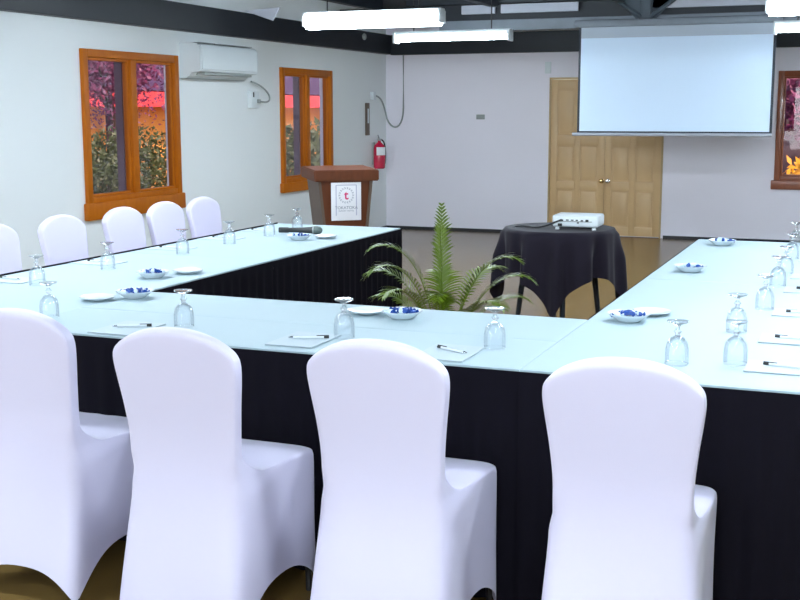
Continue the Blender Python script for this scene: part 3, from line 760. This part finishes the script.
# ------------------------------------------------------------------ potted palm
t = thing('potted_palm', 'bright green feathery palm standing inside the U of tables', 'plant', (-2.13, 6.0, 0))
bm = new(); lathe(bm, [(.10, 0), (.115, .01), (.145, .24), (.155, .25), (.155, .27), (.138, .27), (.132, .24), (.02, .235)], 28); obj('pot', bm, M['pot'], t)
bm = new(); lathe(bm, [(.131, .232), (.12, .243), (.01, .25)], 24); obj('soil', bm, M['soil'], t)
def frond(az, tilt, length, droop, leaf, nl=24, base=(0, 0, .24)):
    """arching rachis with two rows of leaflets"""
    bm = new(); bx = Vector(base); pts = []; p = bx.copy(); ang = tilt; n = 26
    for i in range(n+1):
        pts.append(p.copy()); f = i/n
        dirv = Vector((math.cos(az)*math.cos(ang), math.sin(az)*math.cos(ang), math.sin(ang)))
        p = p+dirv*length/n; ang -= droop/n*(0.10+3.6*f*f*f)
    tube(bm, pts, .0050, 6, .0012)
    side = Vector((-math.sin(az), math.cos(az), 0))
    i0 = int(n*.36)
    for k in range(nl):
        f = .36+.64*(k+.5)/nl; q = f*n; i = min(int(q), n-1); P = pts[i].lerp(pts[i+1], q-i); T = (pts[i+1]-pts[i]).normalized()
        up = side.cross(T).normalized()
        if up.z < 0: up = -up
        env = math.sin(PI*min(1, max(0.05, (f-.30)/.72)))**.6
        for s in (-1, 1):
            Ln = leaf*env*(.85+.3*random.random())
            fwd = (.55 if droop > .3 else 1.15)+.8*(f-.36)
            d0 = (side*s+T*fwd+up*.32).normalized(); w = .0046+.0016*random.random()
            W = d0.cross(up).normalized(); a = []; b = []; Q = P.copy(); d = d0.copy()
            for m in range(6):
                g = m/5; ww = w*math.sin(PI*(.12+.86*g))**.8 if m < 5 else .0004
                a.append(bm.verts.new(Q+W*ww)); b.append(bm.verts.new(Q-W*ww))
                Q = Q+d*Ln/5; d = (d+Vector((0, 0, -1))*.17).normalized()
            for m in range(5): bm.faces.new([a[m], a[m+1], b[m+1], b[m]])
    return bm
FR = [  # azimuth (0=+X), tilt, length, droop, leaflet
    (100, 88, .78, .12, .08), (250, 87, .70, .15, .08),
    (180, 80, .90, 2.6, .14), (168, 68, .76, 2.6, .13), (215, 64, .66, 2.4, .12), (158, 54, .60, 2.2, .12), (196, 74, .80, 2.7, .13),
    (-20, 74, .84, 2.3, .14), (-8, 62, .78, 2.3, .13), (30, 72, .72, 2.4, .12), (-45, 56, .62, 2.2, .12), (0, 50, .66, 2.1, .12),
    (262, 66, .62, 2.3, .12), (335, 40, .56, 2.0, .12), (205, 42, .58, 2.0, .12), (90, 66, .66, 2.2, .13), (280, 56, .5, 2.0, .12)]
for k, (az, ti, L, dr, lf) in enumerate(FR):
    a = R(az+22); L *= 1 if dr < .3 else .86
    obj('frond', frond(a, R(ti), L, dr, lf, base=(.03*math.cos(a), .03*math.sin(a), .24)), M['palm'], t, angle=80)
for k in range(5):
    a = k*1.26; bm = new(); tube(bm, [(.03*math.cos(a), .03*math.sin(a), .235), (.045*math.cos(a), .045*math.sin(a), .42+.03*k)], .008, 8, .005); obj('stem', bm, M['palm_stem'], t)

# ------------------------------------------------------------------ outdoors
bm = new(); box(bm, -45, XL-.30, -12, 55, -.25, -.10); box(bm, XL-.30, 14, YB+.30, 55, -.25, -.10); struct('ground', bm, M['ground'])
bpy.data.objects['ground'].name = 'floor_outdoor'
t = thing('garden_pavilion', 'yellow walled pavilion with coral fascia and plum roof outside the left windows', 'building', (-12.2, 20, -.1))
bm = new(); box(bm, -1.5, 0, -12, 22, 0, 1.78); obj('wall', bm, M['ext_yellow'], t, smooth=False)
bm = new(); box(bm, -.1, .5, -12, 22, 1.70, 1.96); obj('fascia', bm, M['ext_red'], t, smooth=False)
bm = new(); prism(bm, [(.5, 1.98), (-4, 4.4), (-4, 4.2), (-.05, 1.97)], 'y', -12, 22); obj('roof', bm, M['ext_roof'], t, smooth=False)
for k in range(12):
    bm = new(); box(bm, .18, .30, -11.9+k*2.9, -11.78+k*2.9, 0, 1.72); obj('post', bm, M['ext_roof'], t, smooth=False)
def leaves(bm, n, c, rad, size, shell=.55):
    for _ in range(n):
        v = Vector((random.gauss(0, 1), random.gauss(0, 1), random.gauss(0, 1))).normalized()*(shell+(1-shell)*random.random())
        p = Vector((c[0]+v.x*rad[0], c[1]+v.y*rad[1], c[2]+v.z*rad[2]))
        u = Vector((random.gauss(0, 1), random.gauss(0, 1), random.gauss(0, 1))).normalized(); w = u.orthogonal().normalized(); s = size*(.6+.8*random.random())
        bm.faces.new([bm.verts.new(p-u*s), bm.verts.new(p+w*s*.45), bm.verts.new(p+u*s), bm.verts.new(p-w*s*.45)])
def shrub(x, y, h, r, m, label, n=900, size=.06, z0=.15, group=None, ry=None):
    t = thing('garden_shrub', label, 'shrub', (x, y, -.1), 0, group)
    bm = new(); cz = (z0+h)/2; leaves(bm, n, (0, 0, cz+.1), (r, ry or r, (h-z0)/2), size, .35); obj('foliage', bm, m, t, smooth=False)
    bm = new()
    for k in range(4):
        a = k*1.6; tube(bm, [(.04*math.cos(a), .04*math.sin(a), 0), (r*.5*math.cos(a), r*.5*math.sin(a), cz+.1)], .03, 6, .01)
    obj('stem', bm, M['stem'], t)
GS = 'shrubs outside the near left window'
shrub(-8.0, 10.0, 1.22, .60, M['leaf_green'], 'dark green shrub low outside the near left window, left pane', 3500, .03, group=GS)
shrub(-8.4, 11.35, 1.30, .62, M['leaf_green'], 'dark green shrub low outside the near left window, behind its mullion', 3500, .03, group=GS)
shrub(-8.8, 12.8, 1.38, .7, M['leaf_green'], 'dark green shrub low outside the near left window, right pane', 5200, .03, group=GS)
shrub(-7.15, 9.3, 1.45, .22, M['leaf_yellow'], 'yellow leaved shrub at the left edge of the near left window', 140, .05, .75)
def tree(x, y, zc, r, rz, m, label, n, size, group=None, fringe=0):
    t = thing('flowering_tree', label, 'tree', (x, y, -.1), 0, group)
    bm = new(); leaves(bm, n, (0, 0, zc), (r, r, rz), size, .2); leaves(bm, fringe, (0, 0, zc-rz), (r, r, .45), size*.8, .2); obj('crown', bm, m, t, smooth=False)
    bm = new(); tube(bm, [(0, 0, 0), (.08, .05, zc*.5), (-.05, 0, zc)], .06, 8, .03)
    for k in range(5):
        a = k*1.26; tube(bm, [(0, 0, zc*.7), (r*.7*math.cos(a), r*.7*math.sin(a), zc+rz*.4)], .025, 6, .01)
    obj('trunk', bm, M['stem'], t)
GT = 'pink flowering trees outside the near left window'
tree(-10.2, 12.2, 2.35, .95, .62, M['leaf_magenta'], 'magenta flowering tree crown filling the top of the left pane', 6000, .035, GT, 900)
tree(-10.3, 14.5, 2.35, .95, .62, M['leaf_plum'], 'plum coloured tree crown filling the top of the right pane', 6000, .035, GT, 900)
G3 = 'shrubs outside the far left window'
shrub(-8.6, 17.0, 1.35, .7, M['leaf_green'], 'green shrub outside the far left window, left pane', 1000, .06, group=G3)
shrub(-9.2, 19.0, 1.40, .8, M['leaf_green'], 'green shrub outside the far left window, right pane', 1000, .06, group=G3)
shrub(-9.6, 21.0, 1.40, .8, M['leaf_green'], 'green shrub outside the far left window, beyond the others', 1000, .06, group=G3)
tree(-.7, 18.0, 1.85, 1.3, .75, M['leaf_plum'], 'plum coloured tree outside the window at the right edge', 2600, .07)
shrub(-.5, 15.7, 1.05, .7, M['leaf_yellow'], 'orange yellow shrub outside the window at the right edge', 700, .06)
bm = new(); box(bm, -4, 6, 19.5, 19.7, -.1, 2.6); o = obj('garden_wall', bm, M['plaster_out'], smooth=False); tag(o, 'mauve garden wall behind the tree at the right edge window', 'wall')

# ------------------------------------------------------------------ light
w = bpy.data.worlds.new('world'); S.world = w; w.use_nodes = True; nt = w.node_tree
bg = nt.nodes['Background']; sky = nt.nodes.new('ShaderNodeTexSky'); sky.sky_type = 'NISHITA'; sky.sun_elevation = R(35); sky.sun_rotation = R(100); sky.sun_disc = False
nt.links.new(sky.outputs['Color'], bg.inputs['Color']); bg.inputs['Strength'].default_value = 0.15
sun = bpy.data.lights.new('sun', 'SUN'); sun.energy = 3.8; sun.color = (1.0, .82, .62); sun.angle = R(1.5)
so = bpy.data.objects.new('sun', sun); COL.objects.link(so); so.rotation_euler = Vector((-.55, .25, -.75)).to_track_quat('-Z', 'Y').to_euler()
def area(name, loc, tgt, sx, sy, e, col):
    l = bpy.data.lights.new(name, 'AREA'); l.shape = 'RECTANGLE'; l.size = sx; l.size_y = sy; l.energy = e; l.color = col
    o = bpy.data.objects.new(name, l); COL.objects.link(o); o.location = loc; o.rotation_euler = (Vector(tgt)-Vector(loc)).to_track_quat('-Z', 'Y').to_euler(); return o
area('daylight_rear_window', ((W5[0]+W5[1])/2, YR-.02, (W5[2]+W5[3])/2), (-1.8, 3, .8), W5[1]-W5[0], W5[3]-W5[2], 60, (.88, .93, 1.0))
0 and area('daylight_right_window', (XR+.02, .3, 1.3), (-3, 4, .8), W4[1]-W4[0], W4[3]-W4[2], 110, (.85, .95, 1.0))

# ------------------------------------------------------------------ camera
f, yaw, pitch, roll, h = 1178., R(21.716), R(9.114), R(.089), 1.52
cy, sy, cp_, sp_ = math.cos(yaw), math.sin(yaw), math.cos(pitch), math.sin(pitch)
F = Vector((-sy*cp_, cy*cp_, -sp_)); Rt = Vector((cy, sy, 0)); Dn = F.cross(Rt)
cr, sr = math.cos(roll), math.sin(roll)
X = cr*Rt+sr*Dn; Dn2 = -sr*Rt+cr*Dn
cam = bpy.data.cameras.new('camera'); co = bpy.data.objects.new('camera', cam); COL.objects.link(co)
mt = Matrix.Identity(4)
for i in range(3): mt[i][0] = X[i]; mt[i][1] = -Dn2[i]; mt[i][2] = -F[i]
mt.translation = Vector((0, 0, h)); co.matrix_world = mt
cam.sensor_fit = 'HORIZONTAL'; cam.sensor_width = 36; cam.lens = f*36/800; cam.clip_end = 200
S.camera = co
S.view_settings.view_transform = 'Standard'; S.view_settings.look = 'None'; S.view_settings.exposure = 1.05; S.view_settings.gamma = 1
S.view_settings.use_curve_mapping = False
S.cycles.use_denoising = True
S.cycles.max_bounces = 10; S.cycles.transparent_max_bounces = 16; S.cycles.sample_clamp_indirect = 6
